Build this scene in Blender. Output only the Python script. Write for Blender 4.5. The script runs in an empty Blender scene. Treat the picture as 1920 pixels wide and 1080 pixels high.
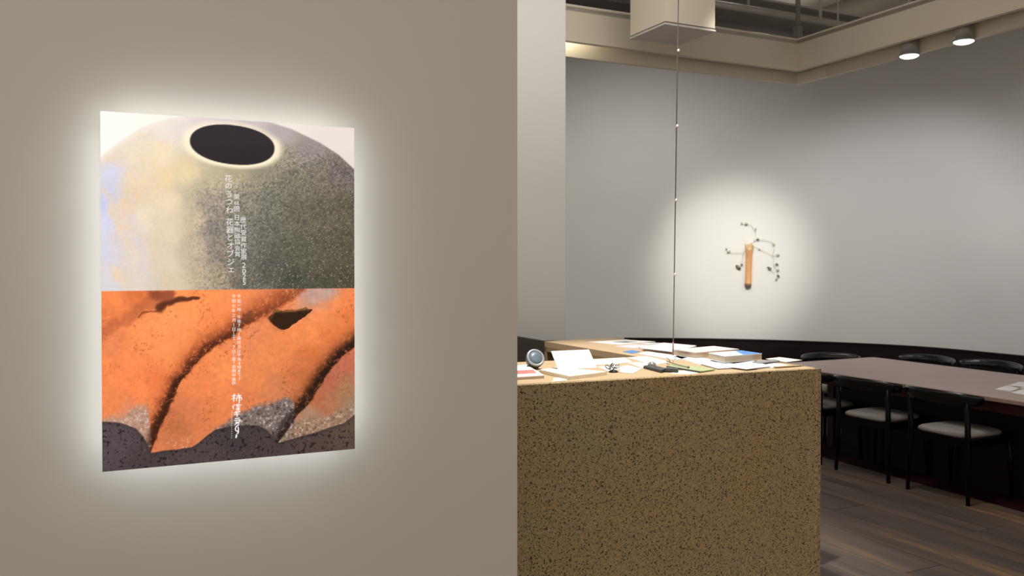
import bpy, bmesh, math, random
import numpy as np
from mathutils import Vector, Matrix
random.seed(4); RNG = np.random.RandomState(7)
SC = bpy.context.scene; COL = SC.collection

# ------------------------------------------------------------------ camera, world, exposure
F, H, PITCH, PPY = 1604.0, 1.6, math.radians(0.7), 515.0
cd = bpy.data.cameras.new('camera'); cam = bpy.data.objects.new('camera', cd); COL.objects.link(cam)
cam.location = (0, 0, H); cam.rotation_euler = (math.pi/2 - PITCH, 0, 0)
cd.sensor_width = 36; cd.lens = 36*F/1920; cd.shift_y = -(540-PPY)/1920
cd.dof.use_dof = True; cd.dof.focus_distance = 3.3; cd.dof.aperture_fstop = 4.5
cd.clip_start = .05; SC.camera = cam

W = bpy.data.worlds.new('world'); SC.world = W; W.use_nodes = True
WORLD_COL, WORLD_STR = (1.0, .89, .755), .585
W.node_tree.nodes['Background'].inputs[0].default_value = (*WORLD_COL, 1)
W.node_tree.nodes['Background'].inputs[1].default_value = WORLD_STR
SC.view_settings.view_transform = 'Standard'; SC.view_settings.look = 'None'
SC.view_settings.gamma = 1; SC.view_settings.exposure = 0; SC.view_settings.use_curve_mapping = False

E1 = Vector((.9015, .4328, 0)); E2 = Vector((.4328, -.9015, 0)); UP = Vector((0, 0, 1))
def lamp(name, kind, loc, power, color=(1,1,1), target=None, size=.05, angle=60, blend=.6):
    l = bpy.data.lights.new(name, kind); o = bpy.data.objects.new(name, l); COL.objects.link(o)
    o.location = loc; l.energy = power; l.color = color
    if kind == 'SPOT':
        l.spot_size = math.radians(angle); l.spot_blend = blend; l.shadow_soft_size = size
    elif kind == 'AREA':
        l.shape = 'DISK'; l.size = size
    else: l.shadow_soft_size = size
    if target is not None:
        o.rotation_euler = (Vector(target)-Vector(loc)).to_track_quat('-Z', 'Y').to_euler()
    return o
WARM = (1, .93, .82); NEUT = (1, .97, .92)
# the gallery's ceiling spotlights (above the frame), then unseen fill lights added for brightness
lamp('counter_spotlight', 'SPOT', (.60, 3.75, 4.5), 680, NEUT, (.58, 4.35, 1.1), .04, 42, .6)
lamp('table_spotlight', 'SPOT', (3.25, 7.05, 3.7), 165, NEUT, (3.25, 7.0, .7), .05, 70, .5)
lamp('table_spotlight', 'SPOT', (3.95, 5.6, 3.7), 165, NEUT, (3.95, 5.55, .7), .05, 70, .5)
lamp('floor_spotlight', 'SPOT', (2.2, 5.2, 4.3), 130, NEUT, (2.3, 5.1, 0), .05, 56, .8)
lamp('vase_spotlight', 'SPOT', (1.5, 5.0, 3.7), 860, (1, .955, .86), (2.50, 9.74, 1.64), .18, 24, 1.0)
lamp('wall_washer', 'SPOT', (3.2, 7.6, 3.30), 48, (.97, .98, 1), (3.9, 9.0, 1.2), .08, 120, .8)
lamp('wall_washer', 'SPOT', (4.05, 6.4, 3.30), 26, (.97, .98, 1), (4.9, 7.6, 1.3), .08, 120, .8)
lamp('wall_washer', 'SPOT', (1.3, 7.5, 3.30), 88, (1, .97, .93), (1.4, 9.9, 1.2), .08, 130, .8)
lamp('pillar_spotlight', 'SPOT', (.5, 4.2, 4.4), 82, (1, .985, .97), (.1, 6.3, 1.6), .08, 85, 1.0)
lamp('room_fill_light', 'AREA', (.9, 5.2, 4.8), 28, WARM, (.9, 5.3, 0), 1.4)  # unseen fill light added to lift the fascia, pillar and back wall
lamp('ceiling_fill_lamp', 'POINT', (2.6, 8.9, 4.85), 9, WARM, None, .06)  # point light without a fixture, added to brighten the ducts and raised ceiling
lamp('gallery_fill_light', 'AREA', (.2, -.5, 3.5), 3.5, WARM, (.2, .2, 0), 1.6)  # this and the next: unseen fills added to brighten the poster wall
lamp('gallery_fill_light', 'AREA', (-2.0, .2, 3.5), 4, WARM, (-1.9, .6, 0), 1.6)

# ------------------------------------------------------------------ helpers
def ray(px, py):
    u, v = (px-960)/F, (PPY-py)/F
    return Vector((u, math.cos(PITCH)+v*math.sin(PITCH), -math.sin(PITCH)+v*math.cos(PITCH)))
def at_z(px, py, z):
    r = ray(px, py); t = (z-H)/r.z
    return Vector((r.x*t, r.y*t, z))
def at_d(px, py, d):
    r = ray(px, py); t = d/r.y
    return Vector((r.x*t, d, H+r.z*t))
def lin(c):
    c = np.asarray(c, float)/255.0
    return np.where(c <= .04045, c/12.92, ((c+.055)/1.055)**2.4)
def L(r, g, b): return tuple(float(x) for x in lin((r, g, b)))

def mat(name, col, rough=.6, metal=0, noise=None, bump=0, spec=.5, emit=None, estr=0):
    """noise=(scale, amount, stretch)"""
    m = bpy.data.materials.new(name); m.use_nodes = True
    nt = m.node_tree; b = nt.nodes['Principled BSDF']
    b.inputs['Base Color'].default_value = (*col, 1); b.inputs['Roughness'].default_value = rough
    b.inputs['Metallic'].default_value = metal; b.inputs['Specular IOR Level'].default_value = spec
    if emit:
        b.inputs['Emission Color'].default_value = (*emit, 1); b.inputs['Emission Strength'].default_value = estr
    if noise:
        sc, amt, st = noise
        tc = nt.nodes.new('ShaderNodeTexCoord'); mp = nt.nodes.new('ShaderNodeMapping'); n = nt.nodes.new('ShaderNodeTexNoise')
        mp.inputs['Scale'].default_value = st; n.inputs['Scale'].default_value = sc; n.inputs['Detail'].default_value = 5
        r = nt.nodes.new('ShaderNodeValToRGB')
        r.color_ramp.elements[0].position = .3; r.color_ramp.elements[1].position = .7
        r.color_ramp.elements[0].color = (*[c*(1-amt) for c in col], 1)
        r.color_ramp.elements[1].color = (*[min(1, c*(1+amt)) for c in col], 1)
        k = nt.links.new
        k(tc.outputs['Object'], mp.inputs[0]); k(mp.outputs[0], n.inputs[0]); k(n.outputs[0], r.inputs[0]); k(r.outputs[0], b.inputs['Base Color'])
        if bump:
            bp = nt.nodes.new('ShaderNodeBump'); bp.inputs['Strength'].default_value = bump; bp.inputs['Distance'].default_value = .002
            k(n.outputs[0], bp.inputs['Height']); k(bp.outputs[0], b.inputs['Normal'])
    return m

def link(name, me, m=None, parent=None):
    o = bpy.data.objects.new(name, me); COL.objects.link(o)
    if m is not None: me.materials.append(m)
    if parent is not None: o.parent = parent
    return o
def tag(o, label=None, cat=None, group=None, kind=None):
    for k, v in (('label', label), ('category', cat), ('group', group), ('kind', kind)):
        if v: o[k] = v
    return o
def thing(name, label, cat, loc=(0,0,0), rotz=0, group=None):
    o = bpy.data.objects.new(name, None); COL.objects.link(o); o.location = loc; o.rotation_euler = (0,0,rotz)
    o.empty_display_size = .1
    return tag(o, label, cat, group)

class MB:
    def __init__(s): s.v = []; s.f = []; s.sm = []
    def add(s, vs, fs, smooth=False):
        n = len(s.v); s.v += [tuple(v) for v in vs]; s.f += [tuple(i+n for i in f) for f in fs]; s.sm += [smooth]*len(fs); return s
    def hexa(s, b, t):          # 4 bottom, 4 top (same order, counter-clockwise from above)
        return s.add(list(b)+list(t), [(3,2,1,0),(4,5,6,7),(0,1,5,4),(1,2,6,5),(2,3,7,6),(3,0,4,7)])
    def box(s, c, sx, sy, sz, ax=Vector((1,0,0)), ay=Vector((0,1,0)), az=UP):
        c = Vector(c); X = ax*(sx/2); Y = ay*(sy/2); Z = az*(sz/2)
        b = [c-X-Y-Z, c+X-Y-Z, c+X+Y-Z, c-X+Y-Z]; t = [p+2*Z for p in b]
        return s.hexa(b, t)
    def prism(s, pts, z0, z1):
        n = len(pts); vs = [(p[0], p[1], z0) for p in pts]+[(p[0], p[1], z1) for p in pts]
        a = sum(pts[i][0]*pts[(i+1)%n][1]-pts[(i+1)%n][0]*pts[i][1] for i in range(n))
        fs = [tuple(range(n))[::-1], tuple(range(n, 2*n))]+[(i, (i+1)%n, n+(i+1)%n, n+i) for i in range(n)]
        if a < 0: fs = [f[::-1] for f in fs]
        return s.add(vs, fs)
    def tube(s, pts, r, n=8, caps=True, smooth=True):
        pts = [Vector(p) for p in pts]; m = len(pts)
        rs = r if isinstance(r, (list, tuple)) else [r]*m
        vs = []; ref = None
        for i, p in enumerate(pts):
            t = (pts[min(i+1, m-1)]-pts[max(i-1, 0)]).normalized()
            if ref is None: ref = t.orthogonal().normalized()
            ref = (ref-t*ref.dot(t)).normalized(); q = t.cross(ref)
            for k in range(n):
                a = 2*math.pi*k/n; vs.append(p+(ref*math.cos(a)+q*math.sin(a))*rs[i])
        fs = [(i*n+k, i*n+(k+1)%n, (i+1)*n+(k+1)%n, (i+1)*n+k) for i in range(m-1) for k in range(n)]
        s.add(vs, fs, smooth)
        if caps:
            b = len(s.v)-m*n
            s.f += [tuple(b+k for k in range(n))[::-1], tuple(b+(m-1)*n+k for k in range(n))]; s.sm += [False]*2
        return s
    def lathe(s, prof, n=24, M=None, smooth=True):   # prof: (r, z)
        vs = []; M = M or Matrix()
        for r, z in prof:
            for k in range(n):
                a = 2*math.pi*k/n; vs.append(M @ Vector((r*math.cos(a), r*math.sin(a), z)))
        m = len(prof)
        fs = [(i*n+k, i*n+(k+1)%n, (i+1)*n+(k+1)%n, (i+1)*n+k) for i in range(m-1) for k in range(n)]
        fs += [tuple(range(n))[::-1], tuple((m-1)*n+k for k in range(n))]
        return s.add(vs, fs, smooth)
    def mesh(s, name='mesh'):
        me = bpy.data.meshes.new(name); me.from_pydata(s.v, [], s.f)
        me.polygons.foreach_set('use_smooth', s.sm); me.update(); return me
    def build(s, name, m=None, parent=None, bevel=0, seg=2):
        o = link(name, s.mesh(name), m, parent)
        if bevel:
            md = o.modifiers.new('bevel', 'BEVEL'); md.width = bevel; md.segments = seg; md.limit_method = 'ANGLE'; md.angle_limit = math.radians(40)
        return o
def spline(ps, n=8):
    ps = [Vector(p) for p in ps]; out = []
    for i in range(len(ps)-1):
        p0, p1, p2, p3 = ps[max(i-1, 0)], ps[i], ps[i+1], ps[min(i+2, len(ps)-1)]
        for k in range(n):
            t = k/n
            out.append(.5*((2*p1)+(p2-p0)*t+(2*p0-5*p1+4*p2-p3)*t*t+(3*p1-p0-3*p2+p3)*t**3))
    return out+[ps[-1]]
def axis_matrix(loc, z):
    q = Vector(z).normalized().to_track_quat('Z', 'Y'); return Matrix.Translation(loc) @ q.to_matrix().to_4x4()

# ------------------------------------------------------------------ materials
M = {}
M['paint_beige'] = mat('beige_wall_paint', (.74, .70, .645), .85, noise=(1.3, .02, (1,1,1)), bump=.02)
M['paint_grey'] = mat('grey_white_wall_paint', (.72, .72, .705), .85, noise=(.9, .02, (1,1,1)), bump=.02)
M['paint_cream'] = mat('cream_soffit_paint', (.73, .67, .55), .8, noise=(2, .02, (1,1,1)))
M['paint_pillar'] = mat('pillar_paint', (.75, .75, .745), .8, noise=(1.5, .02, (1,1,1)))
M['dark_wood'] = mat('black_red_lacquered_wood', (.007, .0025, .003), .5, noise=(6, .3, (1,1,8)), spec=.25)
M['wood_top'] = mat('blond_wood', (.60, .43, .25), .45, noise=(9, .13, (1,14,6)))
M['wood_edge'] = mat('brown_wood_edge', (.40, .27, .13), .5, noise=(12, .15, (14,1,6)))
M['dark_cab'] = mat('dark_brown_cabinet', (.055, .042, .036), .6, noise=(5, .15, (1,1,10)))
M['black_in'] = mat('black_inside', (.012, .010, .009), .8, noise=(5, .1, (1,1,1)))
M['table_top'] = mat('mahogany_table_top', (.34, .225, .195), .3, noise=(5, .15, (1,9,1)), spec=.7)
M['table_red'] = mat('dark_red_table_wood', (.035, .006, .008), .45, noise=(6, .2, (1,6,1)), spec=.3)
M['black_chair'] = mat('black_lacquered_wood', (.0016, .0016, .002), .32, noise=(8, .3, (1,1,4)), spec=.16)
M['rail'] = mat('glossy_black_rail', (.003, .003, .0035), .24, noise=(8, .3, (1,1,4)), spec=.55)
M['seat'] = mat('grey_beige_seat_fabric', (.30, .275, .26), .9, noise=(60, .1, (1,1,1)), bump=.2)
M['paper'] = mat('white_paper', (.84, .83, .82), .7, noise=(20, .015, (1,1,1)))
M['paper_blue'] = mat('bluish_paper', (.70, .76, .85), .6, noise=(20, .03, (1,1,1)))
M['paper_lilac'] = mat('lilac_paper', (.68, .62, .68), .6, noise=(20, .04, (1,1,1)))
M['paper_pink'] = mat('pale_pink_paper', (.72, .60, .58), .6, noise=(20, .04, (1,1,1)))
M['paper_cream'] = mat('cream_paper', (.78, .70, .58), .7, noise=(20, .03, (1,1,1)))
M['pages'] = mat('book_pages', (.56, .46, .34), .8, noise=(40, .06, (1,1,30)))
M['green'] = mat('pale_green_card', (.42, .50, .27), .6, noise=(20, .04, (1,1,1)))
M['green_edge'] = mat('dark_green_edge', (.06, .08, .05), .6, noise=(20, .1, (1,1,1)))
M['blue'] = mat('blue_print', (.09, .26, .62), .5, noise=(20, .1, (1,1,1)))
M['red_print'] = mat('pink_red_print', (.60, .20, .17), .5, noise=(30, .2, (1,1,1)))
M['greyprint'] = mat('grey_print', (.25, .26, .28), .6, noise=(30, .25, (1,1,1)))
M['black_plastic'] = mat('black_plastic', (.018, .020, .018), .4, noise=(20, .1, (1,1,1)))
M['grey_plastic'] = mat('grey_plastic', (.06, .07, .07), .35, noise=(20, .1, (1,1,1)))
M['ring'] = mat('pale_grey_ring', (.42, .46, .50), .3, .3, noise=(20, .05, (1,1,1)))
M['face'] = mat('blue_grey_face', (.14, .19, .23), .35, noise=(15, .15, (1,1,1)))
M['silver'] = mat('silver_wire', (.42, .43, .42), .25, .8, noise=(20, .1, (1,1,1)))
M['pebble'] = mat('polished_pebble', (.36, .33, .30), .25, .35, noise=(15, .2, (1,1,1)))
M['cord'] = mat('brown_grey_cord', (.15, .13, .118), .8, noise=(60, .2, (1,1,1)))
M['knot'] = mat('pale_knot', (.75, .68, .55), .5, noise=(60, .1, (1,1,1)))
M['twig'] = mat('pale_twig', (.33, .27, .19), .7, noise=(30, .2, (1,1,1)))
M['vase'] = mat('orange_brown_bamboo', (.72, .37, .15), .5, noise=(9, .25, (1,1,.4)))
M['vase_rim'] = mat('torn_pale_bamboo', (.66, .47, .24), .7, noise=(30, .25, (1,1,1)))
M['vase_dark'] = mat('dark_bamboo_node', (.19, .13, .07), .6, noise=(30, .2, (1,1,1)))
M['leaf'] = mat('grey_green_leaf', (.19, .205, .16), .6, noise=(30, .2, (1,1,1)))
M['leaf_pale'] = mat('pale_leaf', (.55, .54, .45), .6, noise=(30, .15, (1,1,1)))
M['steel'] = mat('grey_painted_steel', (.27, .25, .23), .6, noise=(4, .1, (1,1,1)))
M['pipe'] = mat('pale_grey_pipe', (.66, .61, .57), .5, noise=(4, .08, (1,1,1)))
M['duct'] = mat('grey_duct_wrap', (.75, .72, .64), .6, noise=(5, .08, (1,1,1)), bump=.4)
M['dark_ceiling'] = mat('dark_ceiling', (.055, .042, .034), .9, noise=(2, .3, (1,1,1)))
M['lamp_body'] = mat('grey_lamp_body', (.33, .32, .30), .4, .3, noise=(10, .04, (1,1,1)))
M['lamp_glow'] = mat('lit_lamp_disc', (.8, .8, .8), .5, emit=(1, .99, .96), estr=6)
M['led'] = mat('lit_led_strip', (.9, .9, .9), .5, emit=(.90, .97, 1.0), estr=6.5)
M['letter'] = mat('white_print', (.5, .5, .5), .5, emit=(1, 1, .98), estr=.66)
M['backing'] = mat('white_acrylic', (.8, .8, .8), .4, noise=(5, .01, (1,1,1)))
M['joint'] = mat('dark_floor_joint', (.02, .016, .013), .9, noise=(8, .2, (1,1,1)))

def terrazzo():
    m = bpy.data.materials.new('brown_speckled_terrazzo'); m.use_nodes = True; nt = m.node_tree; b = nt.nodes['Principled BSDF']; k = nt.links.new
    N = lambda t, **kw: [setattr(n, a, v) for n in [nt.nodes.new(t)] for a, v in kw.items()] and nt.nodes[-1] or nt.nodes[-1]
    tc = nt.nodes.new('ShaderNodeTexCoord')
    n0 = nt.nodes.new('ShaderNodeTexNoise'); n0.inputs['Scale'].default_value = 2.2; n0.inputs['Detail'].default_value = 3
    base = nt.nodes.new('ShaderNodeValToRGB'); e = base.color_ramp.elements
    e[0].position = .35; e[0].color = (.43, .325, .188, 1); e[1].position = .66; e[1].color = (.46, .318, .168, 1)
    n1 = nt.nodes.new('ShaderNodeTexNoise'); n1.inputs['Scale'].default_value = 125; n1.inputs['Detail'].default_value = 2.2; n1.inputs['Roughness'].default_value = .6
    spot = nt.nodes.new('ShaderNodeValToRGB'); spot.color_ramp.elements[0].position = .37; spot.color_ramp.elements[1].position = .46
    spot.color_ramp.elements[0].color = (.17, .14, .11, 1); spot.color_ramp.elements[1].color = (1, 1, 1, 1)
    n2 = nt.nodes.new('ShaderNodeTexNoise'); n2.inputs['Scale'].default_value = 140; n2.inputs['Detail'].default_value = 1
    lite = nt.nodes.new('ShaderNodeValToRGB'); lite.color_ramp.elements[0].position = .5; lite.color_ramp.elements[1].position = .72
    lite.color_ramp.elements[0].color = (.92, .92, .92, 1); lite.color_ramp.elements[1].color = (1.35, 1.32, 1.25, 1)
    x1 = nt.nodes.new('ShaderNodeMix'); x1.data_type = 'RGBA'; x1.blend_type = 'MULTIPLY'; x1.inputs[0].default_value = 1
    x2 = nt.nodes.new('ShaderNodeMix'); x2.data_type = 'RGBA'; x2.blend_type = 'MULTIPLY'; x2.inputs[0].default_value = 1
    for n in (n0, n1, n2): k(tc.outputs['Object'], n.inputs[0])
    k(n0.outputs[0], base.inputs[0]); k(n1.outputs[0], spot.inputs[0]); k(n2.outputs[0], lite.inputs[0])
    k(base.outputs[0], x1.inputs[6]); k(spot.outputs[0], x1.inputs[7]); k(x1.outputs[2], x2.inputs[6]); k(lite.outputs[0], x2.inputs[7])
    k(x2.outputs[2], b.inputs['Base Color']); b.inputs['Roughness'].default_value = .55; b.inputs['Specular IOR Level'].default_value = .25
    return m
M['terrazzo'] = terrazzo()
def plank_mat():
    m = bpy.data.materials.new('worn_dark_floorboard'); m.use_nodes = True; nt = m.node_tree; b = nt.nodes['Principled BSDF']; k = nt.links.new
    g = nt.nodes.new('ShaderNodeNewGeometry'); oi = nt.nodes.new('ShaderNodeObjectInfo')
    mp = nt.nodes.new('ShaderNodeMapping'); mp.vector_type = 'TEXTURE'; mp.inputs['Rotation'].default_value = (0, 0, math.atan2(E2.y, E2.x)); mp.inputs['Scale'].default_value = (3.5, .32, 1)
    ad = nt.nodes.new('ShaderNodeVectorMath'); ad.operation = 'ADD'
    n = nt.nodes.new('ShaderNodeTexNoise'); n.inputs['Scale'].default_value = 2.6; n.inputs['Detail'].default_value = 8; n.inputs['Roughness'].default_value = .65
    r = nt.nodes.new('ShaderNodeValToRGB'); cr = r.color_ramp
    cr.elements[0].position = .28; cr.elements[0].color = (.022, .017, .015, 1); cr.elements[1].position = .74; cr.elements[1].color = (.32, .175, .07, 1)
    for p, c in ((.40, (.075, .058, .048)), (.52, (.105, .082, .069)), (.62, (.135, .095, .070))):
        e = cr.elements.new(p); e.color = (*c, 1)
    mr = nt.nodes.new('ShaderNodeMath'); mr.operation = 'MULTIPLY_ADD'; mr.inputs[1].default_value = .13; mr.inputs[2].default_value = -.05
    a2 = nt.nodes.new('ShaderNodeMath'); a2.operation = 'ADD'
    k(g.outputs['Position'], mp.inputs[0]); k(mp.outputs[0], ad.inputs[0]); k(oi.outputs['Random'], ad.inputs[1]); k(ad.outputs[0], n.inputs[0])
    k(oi.outputs['Random'], mr.inputs[0]); k(n.outputs[0], a2.inputs[0]); k(mr.outputs[0], a2.inputs[1]); k(a2.outputs[0], r.inputs[0]); k(r.outputs[0], b.inputs['Base Color'])
    bp = nt.nodes.new('ShaderNodeBump'); bp.inputs['Strength'].default_value = .3; bp.inputs['Distance'].default_value = .003
    k(n.outputs[0], bp.inputs['Height']); k(bp.outputs[0], b.inputs['Normal'])
    b.inputs['Roughness'].default_value = .55; b.inputs['Specular IOR Level'].default_value = .35
    return m
M['plank'] = plank_mat()

# ------------------------------------------------------------------ floor
fl = MB().box((1.5, 4.5, -.035), 16, 15, .03).build('floor', M['joint']); tag(fl, kind='structure')
PW, PL = .27, 2.4
pm = MB().box((0, 0, 0), PL-.004, PW-.003, .02).mesh('plank'); pm.materials.append(M['plank'])
row0 = -16
for i in range(46):
    a = (row0+i)*PW + 2.0
    for j in range(7):
        bpos = -7.2 + j*PL + (.7*i % PL)
        c = E1*a + E2*(bpos-1.2)
        if c.y < 2.2 or c.y > 10.6 or c.x < -2.6 or c.x > 6.6: continue
        o = bpy.data.objects.new('plank', pm); COL.objects.link(o); o.parent = fl
        o.location = (c.x, c.y, -.010 + random.uniform(-.0015, .0)); o.rotation_euler = (0, 0, math.atan2(E2.y, E2.x))

# ------------------------------------------------------------------ walls
WD = Vector((.908, .418, 0)).normalized(); WN = Vector((WD.y, -WD.x, 0))    # poster wall: direction and face normal
P0 = at_d(188, 208, 2.44); P0 = Vector((P0.x, P0.y, 0))                     # poster's left edge in plan
GAP = .078
wall0 = P0 - WN*GAP
def hit_wall(px, base):
    r = ray(px, 540); k = r.x/r.y     # X = k*Y
    t = (k*base.y-base.x)/(WD.x-k*WD.y); return base+WD*t
wr = hit_wall(970, wall0); wl = wr - WD*5.5
tag(MB().prism([wl, wr, wr-WN*.14, wl-WN*.14], 0, 5.0).build('wall_left', M['paint_beige']), kind='structure')

plan = [(-3.2, 8.4, 0), (-1.6, 9.35, 0), (-.4, 9.85, 0), (.5, 10.0, 0), (1.21, 9.97, 0), (2.3, 9.85, 0), (3.23, 9.56, 0), (4.22, 8.95, 0), (4.80, 8.0, 0), (5.3, 6.9, 0), (6.0, 5.4, 0), (7.0, 3.2, 0)]
wc = spline(plan, 10)
def ribbon(c, z0, z1, th, off=0.0):
    n = len(c); A = []; B = []
    for i, p in enumerate(c):
        t = (c[min(i+1, n-1)]-c[max(i-1, 0)]).normalized(); nn = Vector((t.y, -t.x, 0))   # toward the room
        A.append(p+nn*off); B.append(p+nn*(off+th))
    m = MB(); v = []
    for a, b in zip(A, B): v += [(a.x, a.y, z0), (b.x, b.y, z0), (b.x, b.y, z1), (a.x, a.y, z1)]
    f = []
    for i in range(n-1):
        for k in range(4): f.append((4*i+k, 4*i+(k+1)%4, 4*i+4+(k+1)%4, 4*i+4+k))
    f += [(0, 3, 2, 1), tuple(4*(n-1)+k for k in range(4))]
    m.add(v, f); return m
def smooth_sides(o):
    for p in o.data.polygons: p.use_smooth = abs(p.normal.z) < .5 and len(p.vertices) == 4
    md = o.modifiers.new('split', 'EDGE_SPLIT'); md.split_angle = math.radians(40)
wb = ribbon(wc, 0, 4.04, -.12).build('wall_back', M['paint_grey']); tag(wb, kind='structure'); smooth_sides(wb)
wd_ = [p for p in wc if p.x > 1.27]
wn = ribbon(wd_, 0, .73, .03, .0).build('trim_1', M['dark_wood']); tag(wn, kind='structure'); smooth_sides(wn)
cp = ribbon(wd_, .73, .746, .045, .0).build('trim_2', M['dark_wood']); tag(cp, kind='structure'); smooth_sides(cp)

# pillar behind the counter
pc = at_d(1061, 300, 6.35); pc.z = 0
pl = pc - E1*.62
tag(MB().prism([pl, pc, pc-E2*.6, pl-E2*.6], 0, 5.0).build('wall_pillar', M['paint_pillar'], bevel=.006), kind='structure')

# ------------------------------------------------------------------ raised ceiling, soffit
tag(MB().box((1.2, 6.4, 5.05), 9, 9.5, .1).build('ceiling', M['dark_ceiling']), kind='structure')
FC = at_d(1495, 132, 7.85); ZF = FC.z; ZT = at_d(1493, 72.5, 7.85).z
BC = FC + E1*.18 - E2*.18; ZB = at_d(1495, 158, BC.y).z
FC.z = 0; BC.z = 0
tag(MB().prism([FC, FC-E1*4.2, FC-E1*4.2-E2*.05, FC-E2*.05+E1*.05], ZF, ZT).build('trim_3', M['paint_cream']), kind='structure')
tag(MB().prism([FC, FC+E1*.05-E2*.05, FC+E1*.05+E2*6, FC+E2*6], ZF, ZT).build('trim_4', M['paint_cream']), kind='structure')
tag(MB().prism([BC, BC-E1*4.4, BC-E1*4.4-E2*.04, BC-E2*.04+E1*.04], ZB, ZT-.02).build('trim_5', M['paint_cream']), kind='structure')
tag(MB().prism([BC, BC+E1*.04-E2*.04, BC+E1*.04+E2*6.2, BC+E2*6.2], ZB, ZT-.02).build('trim_6', M['paint_cream']), kind='structure')
# short cover board on the band beside the corner
tag(MB().prism([BC-E1*.015+E2*.0, BC-E1*.001, BC-E1*.001+E2*.36, BC-E1*.015+E2*.36], ZB-.001, ZF+.02).build('trim_7', mat('cover_board_paint', (.80, .74, .62), .8, noise=(2, .02, (1,1,1)))), kind='structure')
# flat top over the perimeter, hidden behind the fascia
far1 = FC-E1*5.2
lidp = [FC, FC+E2*6, FC+E2*6+E1*3.0, Vector((8, 11.5, 0)), Vector((-4, 11.5, 0)), far1]
zl = [ZT-.05]*2+[4.3]*3+[ZT-.05]; nl = len(lidp)
vl = [(p.x, p.y, z) for p, z in zip(lidp, zl)]+[(p.x, p.y, z+.035) for p, z in zip(lidp, zl)]
# two sloping leaves that rise from the fascia to above the wall
MBl = MB().add(vl, [(0, 1, 2, 3), (0, 3, 4, 5), (6, 9, 8, 7), (6, 11, 10, 9)]+[(i, (i+1) % nl, nl+(i+1) % nl, nl+i) for i in range(nl)]).build('soffit', M['paint_grey']); tag(MBl, kind='structure')

# ------------------------------------------------------------------ things in the raised ceiling
b0 = at_d(1247, 44, 6.05); S = .44
bx = thing('ceiling_duct_box', 'square cream boxed-in duct dropping from the dark raised ceiling behind the cord', 'duct', (b0.x, b0.y, b0.z))
q = [Vector((0,0,0)), E1*S, E1*S-E2*S, -E2*S]
def ins(q, d):
    c = sum(q, Vector())/4; return [p+(c-p)*d for p in q]
MB().prism(q, .018, 5.0-b0.z).build('casing', M['paint_cream'], bx)
MB().prism(ins(q, .03), .006, .019).build('shadow_gap', M['steel'], bx)
MB().prism(ins(q, -.015), -.006, .007).build('bottom_panel', mat('grey_white_panel', (.62, .58, .55), .8, noise=(3, .02, (1,1,1))), bx)

bm0 = at_d(1450, 52, 8.7); bm0.z -= .03
a0, a1 = bm0-E1*4.2, bm0+E1*1.6
beam = thing('steel_beam', 'grey steel beam running above the soffit behind the hanging duct box', 'beam', bm0)
def eb(p, lo, hi, y0, y1, z0, z1):  # box along E1 relative to p
    return [p+E1*lo+E2*y0, p+E1*hi+E2*y0, p+E1*hi+E2*y1, p+E1*lo+E2*y1], z0, z1
for nm, y0, y1, z0, z1, mm in (('lower_flange', -.12, .12, 0, .02, 'steel'), ('web', -.01, .01, .02, .24, 'steel'), ('upper_flange', -.12, .12, .24, .26, 'pipe')):
    pr, z0, z1 = eb(Vector(), -4.2, 1.4, y0, y1, z0, z1)
    MB().prism(pr, z0, z1).build(nm, M[mm], beam)
pp = at_d(1450, 25, 8.2)
pi = MB().tube([pp-E1*3.6, pp+E1*1.3], .034, 12).build('ceiling_pipe', M['pipe']); tag(pi, 'pale grey pipe running along the beam under the dark ceiling', 'pipe')
pp2 = at_d(1130, 2, 8.0)
pi = MB().tube([pp2-E1*2.0, pp2+E1*.6], .022, 12).build('ceiling_pipe', M['pipe']); tag(pi, 'short thin pale pipe at the ceiling between the pillar and the duct box', 'pipe')
def duct(px, py, d, r, lab, mm, ext=(1.5, 3)):
    c = at_d(px, py, d); m = MB(); n = 26; pts = []; rs = []
    for i in range(n+1):
        pts.append(c+E2*(-ext[0]+(ext[0]+ext[1])*i/n)); rs.append(r*(1+.02*math.sin(i*1.7)))
    o = m.tube(pts, rs, 24).build('round_duct', M[mm]); tag(o, lab, 'duct')
    # strap bands as parts
    for t in (-.7, .5, 1.7):
        MB().tube([c+E2*(t-.02), c+E2*(t+.02)], r*1.035, 24).build('strap', M['steel'], o)
duct(1515, -14, 9.6, .215, 'large round grey duct over the soffit corner beside the thick hanger pole', 'duct')
duct(1652, -8, 9.3, .215, 'large round grey duct farther along, nearer the two lit downlights', 'duct')
def rod(px, y0, y1, d, r, lab, bracket=False):
    a = at_d(px, y1, d); o = MB().tube([(a.x, a.y, a.z), (a.x, a.y, 5.0)], r, 10).build('hanger_rod', M['pipe'] if not bracket else M['steel']); tag(o, lab, 'rod')
    if bracket: MB().box((a.x, a.y, a.z+.04), r*2.6, r*2.6, .12, E1, E2).build('bracket', M['steel'], o)
rod(1496, 0, 70, 8.0, .022, 'thick grey hanger pole with a bracket at the soffit corner', True)
rod(1403, 0, 9, 8.2, .014, 'thin pale hanger rod above the pale pipe near the duct box')
rod(1538, 20, 36, 8.2, .016, 'thin pale hanger rod just past the thick hanger pole')
rod(1571, 12, 44, 8.15, .008, 'very thin hanger rod in the dark gap between the two round ducts')
rod(1704, 0, 9, 7.0, .008, 'very thin dark hanger rod above the fascia over the downlights')

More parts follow.
